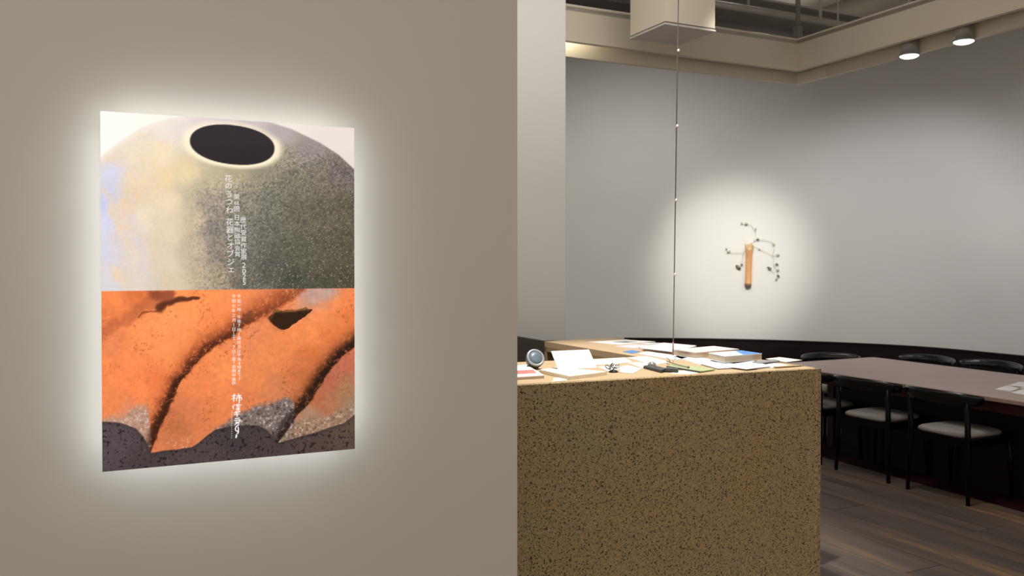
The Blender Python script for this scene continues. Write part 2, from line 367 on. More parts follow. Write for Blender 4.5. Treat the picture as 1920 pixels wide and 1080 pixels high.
# ------------------------------------------------------------------ downlights
def downlight(px, py, lab, power=26, grp=None, pos=None):
    p = pos if pos is not None else None
    if p is None:
        r = ray(px, 540); kx = r.x/r.y; t = (kx*FC.y-FC.x)/(E2.x-kx*E2.y)
        p = FC+E2*t+E1*.125
        p.z = at_d(px, py, p.y).z
    root = thing('downlight', lab, 'lamp', p, 0, grp)
    MB().lathe([(.068, .012), (.068, .15), (.05, .155)], 24).build('lamp_housing', M['lamp_body'], root)
    MB().lathe([(.072, .0), (.076, .004), (.076, .012), (.066, .013)], 24).build('bezel', M['lamp_body'], root)
    MB().lathe([(.02, -.020), (.050, -.014), (.070, -.004), (.071, .004)], 24).build('lamp_disc', M['lamp_glow'], root)
    MB().tube([(.03, 0, .15), (.03, 0, ZT-.05-p.z)], .012, 10).build('stem', M['steel'], root)
    l = lamp('downlight_beam', 'SPOT', (p.x, p.y, p.z-.02), power, (1, .99, .96), (p.x, p.y, 0), .06, 150, .5)
    return root
downlight(1682, 105, 'lit white cylinder downlight under the soffit, the one closer to the soffit corner')
downlight(1783, 78, 'lit white cylinder downlight under the soffit, the one farther from the soffit corner')
# a lamp in the slot beside the pillar: it lights the end of the band
lp = FC-E1*2.36-E2*.10; lp.z = ZF+.19
lamp('slot_lamp', 'POINT', lp, 2.4, (1, .97, .88), None, .03)

# ------------------------------------------------------------------ poster (backlit panel standing off the wall)
PWID, PT, PB = .733, at_d(188, 208, 2.44).z, at_d(191, 885, 2.44).z
PHT = PT-PB
def photo_uv(px, py):
    t = (px-188)/476.0; u = t/(1.128-.128*t); v = (py-(208+32*t))/((885-45*t)-(208+32*t)); return u, v
def uv_photo(u, v):
    t = u*1.128/(1+.128*u); return 188+476*t, (208+32*t)+v*(677-77*t)
post = thing('illuminated_poster', 'backlit exhibition poster of grey and orange pottery close-ups on the beige wall', 'poster', (P0.x, P0.y, PB))
def PP(u, v, off=0.0): return WD*(u*PWID)+UP*((1-v)*PHT)+WN*off
th = .006
MB().hexa([PP(0,1,-.001), PP(0,1,-th), PP(1,1,-th), PP(1,1,-.001)][::-1], [PP(0,0,-.001), PP(0,0,-th), PP(1,0,-th), PP(1,0,-.001)][::-1]).build('acrylic_panel', M['backing'], post)
iu, iv = .02/PWID, .02/PHT
MB().hexa([PP(iu,1-iv,-th), PP(1-iu,1-iv,-th), PP(1-iu,1-iv,-GAP), PP(iu,1-iv,-GAP)], [PP(iu,iv,-th), PP(1-iu,iv,-th), PP(1-iu,iv,-GAP), PP(iu,iv,-GAP)]).build('light_box', M['backing'], post)
# LED strips run round the box behind the panel's edge
def strip(u0, v0, u1, v1, du, dv):
    a, b = PP(u0, v0, -.010), PP(u1, v1, -.010); o = WD*(du*.004)-UP*(dv*.004); d = WN*-.014
    MB().hexa([a, b, b+d, a+d], [a+o, b+o, b+d+o, a+d+o]).build('led_strip', M['led'], post)
strip(iu, iv, 1-iu, iv, 0, -1); strip(iu, 1-iv, 1-iu, 1-iv, 0, 1); strip(iu, iv, iu, 1-iv, -1, 0); strip(1-iu, iv, 1-iu, 1-iv, 1, 0)

# --- the printed picture: colours worked out on a fine grid
NU, NV = 330, 464
def vnoise(x, y, sc, seed):
    g = np.random.RandomState(seed).rand(129, 129); x = (x*sc) % 128; y = (y*sc) % 128
    xi = x.astype(int); yi = y.astype(int); fx = x-xi; fy = y-yi; fx = fx*fx*(3-2*fx); fy = fy*fy*(3-2*fy)
    a = g[yi, xi]*(1-fx)+g[yi, xi+1]*fx; b = g[yi+1, xi]*(1-fx)+g[yi+1, xi+1]*fx
    return a*(1-fy)+b*fy
def fbm(x, y, sc, seed, o=4):
    s = 0; a = .5
    for i in range(o): s = s+a*vnoise(x+i*.37, y+i*.71, sc*2**i, seed+i); a *= .5
    return s/(1-.5**o)-.5
def sstep(a, b, x): t = np.clip((x-a)/(b-a), 0, 1); return t*t*(3-2*t)
def mixc(c, d, w): return c*(1-w[..., None])+np.asarray(d, float)*w[..., None]
def shep(x, y, pts, p=3.2):
    num = 0; den = 0
    for (px, py, c) in pts:
        w = 1/((x-px)**2+(y-py)**2+900)**(p/2); num = num+w[..., None]*np.array(c, float); den = den+w
    return num/den[..., None]
def seg_dist(x, y, poly):
    best = np.full(x.shape, 1e9); par = np.zeros(x.shape); sgn = np.ones(x.shape); n = len(poly)-1
    for i in range(n):
        (ax, ay), (bx_, by) = poly[i], poly[i+1]; dx, dy = bx_-ax, by-ay
        t = np.clip(((x-ax)*dx+(y-ay)*dy)/(dx*dx+dy*dy), 0, 1); d = np.hypot(x-ax-t*dx, y-ay-t*dy)
        k = d < best; best = np.where(k, d, best); par = np.where(k, (i+t)/n, par); sgn = np.where(k, dx*(y-ay)-dy*(x-ax), sgn)
    return best, par, sgn
uu, vv = np.meshgrid(np.linspace(0, 1, NU), np.linspace(0, 1, NV))
tt = uu*1.128/(1+.128*uu); X = 188+476*tt; Y = (208+32*tt)+vv*(677-77*tt)
def paint_upper():
    x = (X-160)/.3518; y = (Y-180)/.3519
    wx = x+70*fbm(x, y, 1/60, 11); wy = y+50*fbm(x, y, 1/60, 21)
    pts = [(120,330,(222,205,188)),(130,400,(205,208,232)),(110,560,(188,200,236)),(100,680,(205,208,232)),(110,820,(206,206,222)),(100,980,(208,206,216)),
           (250,300,(226,214,196)),(280,420,(228,208,178)),(230,540,(222,200,172)),(200,700,(214,202,198)),(300,640,(226,212,192)),(280,860,(218,206,196)),(260,1000,(214,204,194)),
           (430,200,(226,218,214)),(400,300,(232,216,186)),(420,430,(226,206,172)),(430,560,(226,210,182)),(450,720,(220,204,180)),(430,880,(214,200,180)),(480,1000,(210,194,172)),
           (520,140,(222,214,212)),(620,112,(214,206,206)),(760,122,(206,198,200)),(900,130,(196,188,192)),(1040,190,(176,168,170)),
           (540,400,(222,206,170)),(560,520,(190,178,156)),(580,660,(196,180,158)),(590,800,(194,178,158)),(600,960,(188,172,150)),
           (680,440,(186,176,150)),(660,560,(160,150,138)),(680,700,(128,124,120)),(690,820,(138,130,122)),(700,960,(160,148,130)),
           (800,430,(172,164,140)),(830,560,(142,138,128)),(830,700,(118,116,110)),(840,850,(112,110,106)),(850,980,(112,108,98)),
           (940,440,(146,142,122)),(960,560,(122,120,112)),(980,720,(108,106,98)),(990,900,(92,92,86)),
           (1060,320,(154,148,132)),(1100,450,(124,120,104)),(1120,620,(108,104,90)),(1130,800,(98,95,82)),(1100,980,(80,80,72)),
           (1200,280,(150,142,142)),(1250,420,(122,116,106)),(1280,600,(106,101,86)),(1290,800,(98,92,78)),(1290,980,(86,82,70)),
           (1380,420,(118,110,108)),(1400,600,(100,95,80)),(1410,800,(92,87,73)),(1410,980,(84,78,66))]
    c = shep(wx, wy, pts)
    # blue streak fingers on the pale side
    s = sstep(.07, .22, fbm(x*.35+y*.55, x-y*.6, 1/110, 5))*sstep(420, 60, x)*sstep(330, 430, y); c = mixc(c, (196, 203, 234), s*.75)
    s = sstep(.08, .24, fbm(x*.35+y*.5, x-y*.65, 1/90, 15))*sstep(440, 100, x)*sstep(250, 330, y); c = mixc(c, (228, 204, 172), s*.7)
    # glaze grain and speckle, denser towards the dark side and the base
    dk = sstep(480, 760, x)*sstep(400, 520, y+.15*(x-700))
    dk = np.maximum(dk, sstep(950, 1050, x)*sstep(200, 380, y))
    g = RNG.rand(*x.shape)-.5; g2 = vnoise(x, y, 1/7.0, 33)-.5
    c = c*(1+(.10*dk+.015)[..., None]*(g*1.6+g2*2.6)[..., None])
    sp = (RNG.rand(*x.shape) > .985-.012*sstep(500, 1000, y))*dk; c = mixc(c, (205, 204, 196), sp*.6)
    dkp = (vnoise(x, y, 1/9.0, 44) > .72)*dk; c = mixc(c, (70, 72, 66), dkp*.35)
    # mouth
    a = math.radians(7); ex = (x-783); ey = (y-259); rx = ex*math.cos(a)+ey*math.sin(a); ry = -ex*math.sin(a)+ey*math.cos(a)
    k = (np.abs(rx/225)**2.15+np.abs(ry/103)**2.15)**(1/2.15)
    rim = sstep(1.30, 1.05, k); c = mixc(c, (243, 234, 208), rim*np.clip(.95-.55*sstep(850, 1010, x)*sstep(260, 180, y)-.45*sstep(200, 130, y), .15, 1))
    d = sstep(1.03, .985, k); c = mixc(c, (50, 46, 50), d); c = mixc(c, (62, 58, 64), d*sstep(330, 200, y)*.35)
    # sky above the pot's shoulder
    sx = [0, 80, 180, 300, 450, 600, 750, 960, 1100, 1250, 1350, 1432, 1600]; sy = [360, 322, 242, 165, 118, 103, 112, 132, 176, 248, 312, 388, 560]
    sh = np.interp(x, sx, sy); w = sstep(6, -6, y-sh)
    soft = sstep(60, 0, y-sh)*sstep(700, 200, x); c = mixc(c, (238, 232, 226), soft*.6)
    bg = shep(x, y, [(100, 120, (243, 240, 236)), (500, 90, (240, 236, 230)), (1000, 120, (230, 224, 218)), (1380, 220, (222, 215, 212)), (1420, 330, (220, 212, 210))])
    c = c*(1-w[..., None])+bg*w[..., None]
    return 128+(c-128)*1.06-3
def paint_lower():
    x = (X-160)/.3518; y = (Y-530)/.3519
    n1 = fbm(x, y, 1/45, 61); n2 = fbm(x, y, 1/14, 71); fine = fbm(x, y, 1/6, 81, 2); g = RNG.rand(*x.shape)-.5
    wx = x+26*n1; wy = y+26*fbm(x, y, 1/45, 91)
    pts = [(150,80,(238,136,80)),(260,70,(216,116,66)),(120,180,(226,126,76)),(130,320,(224,130,86)),(120,480,(236,134,80)),(140,640,(228,130,78)),(300,260,(244,146,88)),(430,180,(248,152,92)),
           (560,120,(250,150,88)),(650,80,(248,146,84)),(740,110,(240,140,84)),(700,180,(240,136,80)),(400,360,(246,144,86)),(260,420,(240,138,82)),(280,560,(240,134,78)),(360,520,(226,122,70)),(220,680,(214,134,96)),
           (620,420,(232,134,80)),(700,360,(236,138,84)),(760,450,(240,142,84)),(620,560,(232,132,80)),(720,560,(236,136,82)),(560,680,(208,122,80)),(660,660,(214,124,76)),(480,740,(186,108,70)),(820,330,(226,134,84)),
           (900,260,(222,134,88)),(940,380,(226,136,84)),(900,500,(226,134,82)),(1000,540,(204,124,82)),(840,600,(214,124,78)),(960,140,(222,128,84)),(1060,100,(228,138,90)),(1100,290,(236,138,82)),(1040,420,(226,132,82)),(1200,260,(238,140,82)),
           (1250,180,(236,140,86)),(1330,110,(238,138,82)),(1400,80,(236,132,78)),(1400,170,(222,120,66)),(1300,260,(222,122,68)),(1200,370,(206,114,64)),(1120,470,(196,110,66)),(1200,70,(186,150,140)),(1290,55,(180,158,150)),
           (1380,420,(186,104,82)),(1300,520,(176,98,76)),(1230,620,(176,100,70)),(1380,560,(164,120,88)),(1300,640,(168,112,84)),(1400,640,(150,120,92)),(1200,700,(162,128,104))]
    c = shep(wx, wy, pts)*(1+.12*n2[..., None]+.06*g[..., None]+.10*fbm(x-y*.5, y+x*.5, 1/26, 171)[..., None])
    c = mixc(c, (150, 78, 44), sstep(.70, .86, vnoise(x, y, 1/7.0, 181))*sstep(.5, .75, vnoise(x, y, 1/90.0, 191))*.55)
    def crease(poly, w0, w1, col, strength, rough):
        nonlocal c
        d, p = seg_dist(x+rough*n1*60+rough*n2*36, y+rough*fbm(x, y, 1/30, 101)*60, poly)[:2]; w = w0+(w1-w0)*p
        c = mixc(c, col, sstep(1.25, .35, d/w)*strength)
    mott = .62+2.0*n2+1.6*fine+.9*fbm(x, y, 1/22, 201, 3)+.4*g
    def valley(poly, w0, w1, col, strength, sharp=.10, up0=0.0, rough=.5):
        """shade that deepens towards a sharp lower edge, as the printed photograph has it"""
        nonlocal c
        d, p, sg = seg_dist(x+rough*n1*50+rough*n2*24, y+rough*fbm(x, y, 1/30, 101)*50, poly); w = w0+(w1-w0)*p; sd = d*np.sign(sg)/w
        k = sstep(1.0, .12, sd)*sstep(-sharp-.06, -sharp+.06, sd)*np.clip(mott+.45, .15, 1.1)*strength*(up0+(1-up0)*sstep(0, .6, p))
        c = mixc(c, col, np.clip(k, 0, 1))
    e1 = [(1160,35),(1040,110),(930,175),(850,225),(770,285),(650,355),(570,435),(500,530),(440,650),(385,770),(338,905)]
    valley(e1, 150, 105, (176, 88, 48), .8, .10, .9, .8); valley(e1, 95, 80, (126, 62, 36), .85, .08, .55, .6); valley(e1, 34, 52, (66, 32, 20), .9, .08, .12, .4)
    crease([(868,168),(830,205),(795,235)], 24, 18, (96, 56, 40), .65, .8)
    e2 = [(1450,322),(1370,380),(1295,465),(1235,555),(1175,645),(1115,715),(1062,790),(1014,852)]
    valley(e2, 150, 120, (172, 92, 46), .8, .06, .9, .7); valley(e2, 96, 92, (96, 52, 28), .95, .06, .8, .5); valley(e2, 62, 70, (40, 22, 17), 1.0, .05, .9, .3)
    crease([(380,60),(330,110),(250,170),(150,230),(90,270)], 48, 30, (176, 92, 58), .6, 1.0)
    crease([(600,78),(500,86),(430,105),(390,130)], 10, 30, (84, 42, 26), .95, .25)
    crease([(360,60),(410,72),(450,62)], 34, 30, (132, 66, 46), .8, .6)
    crease([(390,146),(300,160),(275,185)], 5, 5, (120, 60, 36), .7, .3)
    # teardrop hollow
    ph = np.array([972, 978, 992, 1012, 1035, 1060, 1100, 1150, 1205, 1209, 1190, 1160, 1120, 1085, 1062, 1040, 1018, 996]); pv = np.array([192, 176, 162, 153, 150, 151, 150, 146, 137, 144, 160, 181, 208, 234, 246, 246, 236, 218])
    ins_ = np.zeros(x.shape, bool); j = len(ph)-1; xw = x+10*n2; yw = y+10*n1
    for i in range(len(ph)):
        k = ((pv[i] > yw) != (pv[j] > yw)) & (xw < (ph[j]-ph[i])*(yw-pv[i])/(pv[j]-pv[i]+1e-9)+ph[i]); ins_ ^= k; j = i
    c = mixc(c, (50, 29, 18), ins_*1.0)
    crease([(1195,138),(1100,147),(1010,148),(975,180)], 9, 12, (84, 60, 32), .7, .5)
    crease([(975,200),(1005,240),(1060,262)], 8, 9, (196, 116, 68), .5, .5)
    # glossy silvery hems above the foot
    base_x = [0, 88, 150, 210, 260, 300, 322, 335, 360, 450, 560, 600, 640, 690, 760, 850, 920, 960, 990, 1012, 1080, 1150, 1230, 1300, 1370, 1432, 1600]
    base_y = [735, 740, 742, 752, 775, 815, 860, 905, 902, 888, 876, 850, 812, 780, 764, 756, 760, 778, 815, 850, 836, 812, 790, 768, 745, 700, 640]
    by = np.interp(x, base_x, base_y)+10*n1
    up = by-y; gl2 = RNG.rand(*x.shape); gl = .5+1.3*fbm(x, y, 1/12, 131, 3)
    def hem(xs, ys, col, amt, gloss, dark):
        nonlocal c
        top = np.interp(x, xs, ys, left=2000, right=2000)+26*n1+30*n2
        w = sstep(-6, 40, y-top)*(up > -4)
        c = mixc(c, col, w*amt); q = gl*.75+gl2*.3
        c = mixc(c, (226, 218, 212), w*sstep(.62, .95, q)*gloss); c = mixc(c, (52, 44, 44), w*sstep(.48, .2, q)*dark)
    hem([60, 90, 200, 250, 300, 330, 350], [700, 706, 684, 655, 640, 660, 900], (172, 140, 124), .85, .75, .2)
    hem([650, 670, 760, 850, 900, 1000, 1060, 1090, 1110], [800, 772, 715, 655, 640, 615, 590, 600, 640], (112, 104, 104), .92, .8, .75)
    hem([1010, 1040, 1130, 1220, 1300, 1380, 1450], [850, 800, 715, 712, 690, 650, 590], (150, 124, 102), .8, .75, .55)
    c = mixc(c, (226, 200, 180), sstep(380, 440, x)*sstep(610, 540, x)*sstep(110, 10, up)*(up > 0)*sstep(.62, .9, gl*.7+gl2*.35)*.75)
    valley(e2[4:], 60, 70, (40, 26, 22), .9, .05, 1.0, .3)
    valley(e1[7:], 56, 60, (58, 29, 18), .9, .05, 1.0, .3)
    # dark unglazed foot
    bw = sstep(3, -3, up); foot = shep(x, y, [(150, 850, (80, 70, 74)), (300, 960, (70, 60, 62)), (600, 920, (76, 64, 64)), (800, 820, (66, 58, 60)), (950, 860, (70, 60, 60)), (1200, 850, (78, 64, 60)), (1400, 780, (86, 70, 62))])
    foot = foot*(1+.16*n2+.08*g)[..., None]
    foot = mixc(foot, (34, 28, 30), (vnoise(x, y, 1/10.0, 151) > .76)*.8); foot = mixc(foot, (120, 108, 108), (gl2 > .985)*.5)
    foot = mixc(foot, (44, 38, 40), sstep(30, 0, -up)*.35)
    return c*(1-bw[..., None])+foot*bw[..., None]
up_ = paint_upper(); lo_ = paint_lower()
art = np.where((vv < .4985)[..., None], up_, lo_); art = np.clip(art, 0, 250)
co = np.zeros((NV*NU, 3)); U_ = uu.ravel(); V_ = vv.ravel()
co += np.outer(U_*PWID, np.array(WD))+np.outer((1-V_)*PHT, np.array(UP))
idx = np.arange(NV*NU).reshape(NV, NU)
quads = np.stack([idx[1:, :-1], idx[1:, 1:], idx[:-1, 1:], idx[:-1, :-1]], -1).reshape(-1, 4)
me = bpy.data.meshes.new('printed_sheet'); me.from_pydata(co.tolist(), [], quads.tolist())
ca = me.color_attributes.new('print', 'FLOAT_COLOR', 'POINT')
buf = np.ones((NV*NU, 4), np.float32); buf[:, :3] = lin(art.reshape(-1, 3)); ca.data.foreach_set('color', buf.ravel())
pmat = bpy.data.materials.new('backlit_print'); pmat.use_nodes = True; nt = pmat.node_tree; b = nt.nodes['Principled BSDF']
at_ = nt.nodes.new('ShaderNodeAttribute'); at_.attribute_name = 'print'
nt.links.new(at_.outputs['Color'], b.inputs['Base Color']); nt.links.new(at_.outputs['Color'], b.inputs['Emission Color'])
b.inputs['Emission Strength'].default_value = .76; b.inputs['Roughness'].default_value = .35; b.inputs['Specular IOR Level'].default_value = .15
sheet = link('printed_sheet', me, pmat, post)

# --- lettering
font = bpy.data.fonts.load('<builtin>') if False else None
PXM = PWID/476.0
def lettering(chars, px_size, name='lettering', sx=1.0):
    """chars: (character, px, py) centres in the photograph"""
    V = []; Fc = []
    for ch, px, py in chars:
        cu = bpy.data.curves.new('glyph', 'FONT'); cu.body = ch; cu.size = 1; cu.align_x = 'CENTER'; cu.resolution_u = 2
        o = bpy.data.objects.new('glyph', cu); COL.objects.link(o)
        dg = bpy.context.evaluated_depsgraph_get(); m2 = bpy.data.meshes.new_from_object(o.evaluated_get(dg))
        vs = np.array([v.co[:2] for v in m2.vertices]) if len(m2.vertices) else None
        if vs is not None:
            c0 = (vs.min(0)+vs.max(0))/2
            if ch in '0123456789': sc = 1.0*px_size/.72*.9; 
            elif len(ch) > 1: sc = px_size/.72*.62
            else: sc = px_size*1.04
            if ch in 'ェャ': sc *= 1.0
            u0, v0 = photo_uv(px, py); n = len(V)
            for vx, vy in vs-c0:
                p = PP(u0, v0, .0008)+WD*(vx*sc*PXM*sx*1.08)+UP*(vy*sc*PXM*1.06); V.append(p[:])
            Fc += [tuple(i+n for i in f.vertices) for f in m2.polygons]
        bpy.data.objects.remove(o); bpy.data.meshes.remove(m2); bpy.data.curves.remove(cu)
    mm = bpy.data.meshes.new(name); mm.from_pydata(V, [], Fc); return link(name, mm, M['letter'], sheet)
def column(s, ys, x0, x1):
    n = len(ys); return [(c, x0+(x1-x0)*(y-ys[0])/(ys[-1]-ys[0]), y) for c, y in zip(s, ys)]
lettering(column('花のうつわ花器とオブジェ', [334, 348, 364, 378, 393, 415, 430, 444, 459, 474, 490, 505], 428, 432.5), 13.5)
lettering(column(['第', '65', '回', '日', '本', '陶', '磁', '協', '会', '賞'], [368, 380, 391, 407, 418, 430, 441, 452, 464, 475], 443.3, 444.5), 10.5)
lettering(column('歴代受賞作家展2025', [412, 423.5, 435, 447, 459, 470, 481, 496, 507, 517, 528], 455.5, 457), 11)
lettering(column('令和七年三月1日(土)-7日(金)会期中無休', [554, 563, 572, 581, 590, 599, 608, 616, 622, 628, 634, 641, 650, 658, 664, 671, 677, 686, 694, 702, 710, 717], 437.2, 436.8), 7.2)
lettering(column(['午', '前', '11', '時', '-', '午', '後', '7', '時', '(', '最', '終', '日', 'は', '午', '後', '4', '時', 'ま', 'で', ')'], [554, 563, 571, 579, 586, 593, 601, 609, 617, 626, 633, 641, 649, 657, 664, 672, 680, 687, 694, 701, 708], 447.2, 446.8), 7.0)
# --- brush-written gallery name and the dotted line of fine print
def brush(strokes, name):
    V = []; Fc = []
    for w, pts in strokes:
        P3 = spline([(p[0], p[1], 0) for p in pts], 5); n0 = len(V); m = len(P3)
        for i, p in enumerate(P3):
            t = (P3[min(i+1, m-1)]-P3[max(i-1, 0)]).normalized(); s = i/(m-1)
            ww = w*(.55+.6*math.sin(math.pi*min(1, s*.85+.12))**.6)*.5
            for sg in (-1, 1):
                qx, qy = p.x-t.y*ww*sg, p.y+t.x*ww*sg
                V.append(PP(*photo_uv(390+qx/8, 725+qy/8), .0009)[:])
        Fc += [(n0+2*i, n0+2*i+1, n0+2*i+3, n0+2*i+2) for i in range(m-1)]
    mm = bpy.data.meshes.new(name); mm.from_pydata(V, [], Fc); return link(name, mm, M['letter'], sheet)
brush([(15, [(340,132),(370,127),(402,118)]), (16, [(378,98),(376,150),(370,215)]), (11, [(374,150),(340,180)]), (10, [(380,152),(396,166)]), (15, [(440,92),(446,116)]), (15, [(408,134),(450,126),(490,122)]),
       (13, [(414,156),(412,205)]), (14, [(414,158),(455,152),(488,156),(484,195)]), (17, [(455,118),(456,180),(452,240)]),
       (13, [(388,255),(362,285),(350,300)]), (13, [(362,292),(366,330)]), (12, [(398,268),(440,256),(490,268)]), (12, [(404,285),(450,276),(452,306),(408,316)]), (12, [(430,258),(430,325)]), (12, [(400,330),(440,326),(470,330)]), (12, [(448,322),(436,348),(418,344)]),
       (13, [(368,386),(420,374),(474,362)]), (13, [(370,414),(415,404),(462,398)]), (17, [(404,352),(416,400),(426,440)]), (9, [(446,346),(456,358)]),
       (14, [(384,470),(420,466),(462,460)]), (15, [(374,500),(420,494),(466,488),(446,520),(384,560)]), (11, [(398,512),(420,524),(440,512)]), (12, [(392,530),(430,540),(456,530)]),
       (17, [(452,556),(412,585),(394,625),(410,655),(438,660),(432,690),(412,692)]), (16, [(434,590),(440,640),(430,680)]), (22, [(410,706),(408,735),(400,762)])], 'brush_lettering')
brush([(9, [(345-10*(y-350)/410, y), (345-10*(y-350)/410, y+9)]) for y in list(range(350, 575, 22))+[604, 634, 664, 694, 726, 756]], 'fine_print')

# ------------------------------------------------------------------ reception counter
CZ = 1.1; KS = .81
fr = at_z(1540, 690.6, CZ); fl_ = at_z(970, 722, CZ); G1 = (fr-fl_).normalized(); GN = Vector((G1.y, -G1.x, 0))  # front normal
ic = at_z(1197, 669, CZ); ie = at_z(1021, 640, CZ); oe = at_z(1155, 633, CZ)
lf = fl_-G1*.55; li = ic-G1*(ic-lf).dot(G1)
ct = thing('reception_counter', 'L-shaped reception counter with brown speckled stone front and pale wood top', 'counter', (fr.x, fr.y, 0))
def loc(p): return Vector((p.x-fr.x, p.y-fr.y, 0))
T = .035
fin = fr-GN*.03; oin = -E1*.03     # cladding is 3 cm thick
A = [loc(lf-GN*.03), loc(fr-GN*.03-E1*.03), loc(oe-E1*.03), loc(ie), loc(ic), loc(li)]
MB().prism(A, CZ-T, CZ).build('counter_top', M['wood_top'], ct)
MB().prism([loc(lf), loc(fr), loc(fr-GN*.03), loc(lf-GN*.03)], .0, CZ).build('front_cladding', M['terrazzo'], ct, bevel=.003)
MB().prism([loc(fr), loc(oe), loc(oe-E1*.03), loc(fr-E1*.03)], .0, CZ).build('side_cladding', M['terrazzo'], ct, bevel=.003)
R2 = (ie-ic).normalized()
MB().prism([loc(ie), loc(ie-R2*.03), loc(oe-R2*.03-E1*.03), loc(oe-E1*.03)], 0, CZ-T).build('end_panel', M['wood_edge'], ct)
MB().prism([loc(oe-E1*.03-R2*.03), loc(oe-E1*.05-R2*.03), loc(fr-E1*.05-GN*.06), loc(fr-E1*.03-GN*.06)], 0, CZ-T).build('inner_lining', M['black_in'], ct)
e0 = .002
MB().prism([loc(ic), loc(ie), loc(ie+E1*.018), loc(ic+E1*.018)], CZ-T-.03, CZ-T).build('edge_rail', M['wood_edge'], ct)
MB().prism([loc(ic+E1*.03), loc(ie+E1*.03-R2*.04), loc(oe-E1*.06-R2*.04), loc(fr-E1*.06-GN*.75)], .42, .44).build('inner_shelf', M['black_in'], ct)
# dark cabinet beyond the counter's inner edge
cbn = thing('low_cabinet', 'low dark brown cabinet at the far inner end of the counter, before the pale pillar', 'cabinet', (ie.x, ie.y, 0))
d0 = R2*.004; d1 = R2*.45
MB().prism([d0, d1, d1+Vector((R2.y, -R2.x, 0))*.03, d0+Vector((R2.y, -R2.x, 0))*.03], 0, CZ).build('side_panel', M['dark_cab'], cbn)
MB().prism([d0+E1*.03, d1+E1*.03, d1+E1*.32, d0+E1*.32], 0, CZ-.04).build('cabinet_body', M['dark_cab'], cbn)

# ------------------------------------------------------------------ things on the counter
def flat(name, pts, label, m, cat='paper', th=.002, z=0.0, group=None, parent=None):
    q = [at_z(px, py, CZ+z) for px, py in pts]
    mb = MB().prism(q, CZ+z, CZ+z+th)
    o = mb.build(name, M[m], parent)
    if parent is None: tag(o, label, cat, group)
    return o
PG = 'loose papers on the counter'
flat('leaflet', [(1103,642),(1170,637.8),(1229,641.3),(1160,646.8)], 'white leaflet with a grey picture at the far end of the counter', 'paper', th=.004)
flat('picture', [(1148,641.2),(1172,639.8),(1196,641.2),(1172,642.8)], None, 'greyprint', th=.0006, z=.0042, parent=bpy.data.objects['leaflet'])
flat('leaflet', [(1152,650),(1190,646.2),(1226,648.6),(1188,654)], 'pale lilac leaflet just behind the blue card on the counter', 'paper_lilac', th=.003)
flat('card', [(1168,660),(1184,657),(1201,659.4),(1186,663.4)], 'small bright blue card near the counter inner corner', 'blue', 'card', th=.002)
flat('leaflet', [(1200,645.0),(1224,643.2),(1240,643.6),(1214,646.4)], 'bluish leaflet between the far white leaflet and the pink sheets', 'paper_blue', th=.003)
o = flat('paper_stack', [(1198,655.5),(1244,646.5),(1306,652),(1262,663)], 'stack of pinkish white sheets directly behind the hanging cord', 'paper_pink', th=.014)
flat('top_sheet', [(1200,653),(1244,644.4),(1304,649.6),(1260,660)], None, 'paper', th=.002, z=.0142, parent=o)
flat('sheet', [(1196,664),(1214,659.5),(1290,671),(1268,676)], 'bluish white sheet lying under the cord in front of the pinkish stack', 'paper_blue', th=.003)
flat('sheet', [(1176,671.2),(1210,668.5),(1260,680),(1224,685.5)], 'white sheet in the middle of the counter behind the round pebble', 'paper', th=.003)
flat('sheet', [(1112,675),(1172,671.2),(1186,680),(1118,685.2)], 'white sheet behind the silver ornament beside the upright white card', 'paper', th=.003)
flat('sheet', [(1163,689),(1176,685.6),(1204,692),(1186,701.2),(1162,699)], 'white sheet on the counter edge directly beside the silver ornament', 'paper', th=.003)
flat('card', [(1185,684.6),(1199,682.6),(1221,688.2),(1206,691)], 'small cream card between the silver ornament and the dark pen case', 'paper_cream', 'card', th=.002)
flat('sheet', [(1264,669),(1296,666.8),(1352,680),(1312,685)], 'white sheet in front of the tan-paged book behind the green folder', 'paper', th=.003)
flat('sheet', [(1310,682),(1356,679.5),(1404,688.5),(1346,692)], 'pale blue sheet in front of the blue-covered book', 'paper_blue', th=.003, z=.0032)
flat('sheet', [(1352,686.5),(1412,677.5),(1446,687.5),(1400,693)], 'broad pale blue sheet at the counter front edge below the blue-covered book', 'paper_blue', th=.003, z=.0064)
flat('sheet', [(1408,690.5),(1452,681),(1482,687.2),(1420,692.8)], 'white sheet at the front edge nearest the counter corner', 'paper', th=.003)
flat('strip', [(1410,679.4),(1452,674.6),(1462,677.2),(1424,681.6)], 'narrow dark grey strip beside the thick blue-covered book', 'greyprint', 'card', th=.003, z=.0098)
flat('leaflet', [(1436,673.5),(1462,670.6),(1504,676),(1474,680)], 'cream leaflet on the outer edge of the counter past the blue-covered book', 'paper_cream', th=.003)
flat('ruler', [(1450,688.4),(1500,684.8),(1506,686),(1456,689.4)], 'thin dark ruler-like strip at the counter corner', 'wood_edge', 'strip', th=.003, z=.0034)
flat('sheet', [(1256,700.2),(1280,694.5),(1312,699.2),(1290,701.8)], 'small white sheet under the tip of the green folder', 'paper', th=.001)
flat('sheet', [(1120,688.5),(1146,685.6),(1172,689),(1142,697.5)], 'pinkish white sheet between the open white box and the silver ornament', 'paper', th=.002)
flat('sheet', [(1178,681.6),(1196,679.2),(1222,683.6),(1204,686.8)], 'white sheet behind the black pen case beside the cream card', 'paper', th=.0016)
gf = flat('folder', [(1250,687.8),(1264,683.2),(1342,693.6),(1312,698)], 'pale green folder under the twig on the counter', 'green', 'folder', th=.004, z=.0035)
flat('folder_spine', [(1249.4,687.9),(1251,687.4),(1313,697.8),(1311.4,698.3)], None, 'green_edge', th=.0045, z=.0034, parent=gf)
flat('card', [(1040,708),(1068,710.6),(1060,714.6),(1035,716.8)], 'small cream card poking out under the white open box', 'paper_cream', 'card', th=.002)

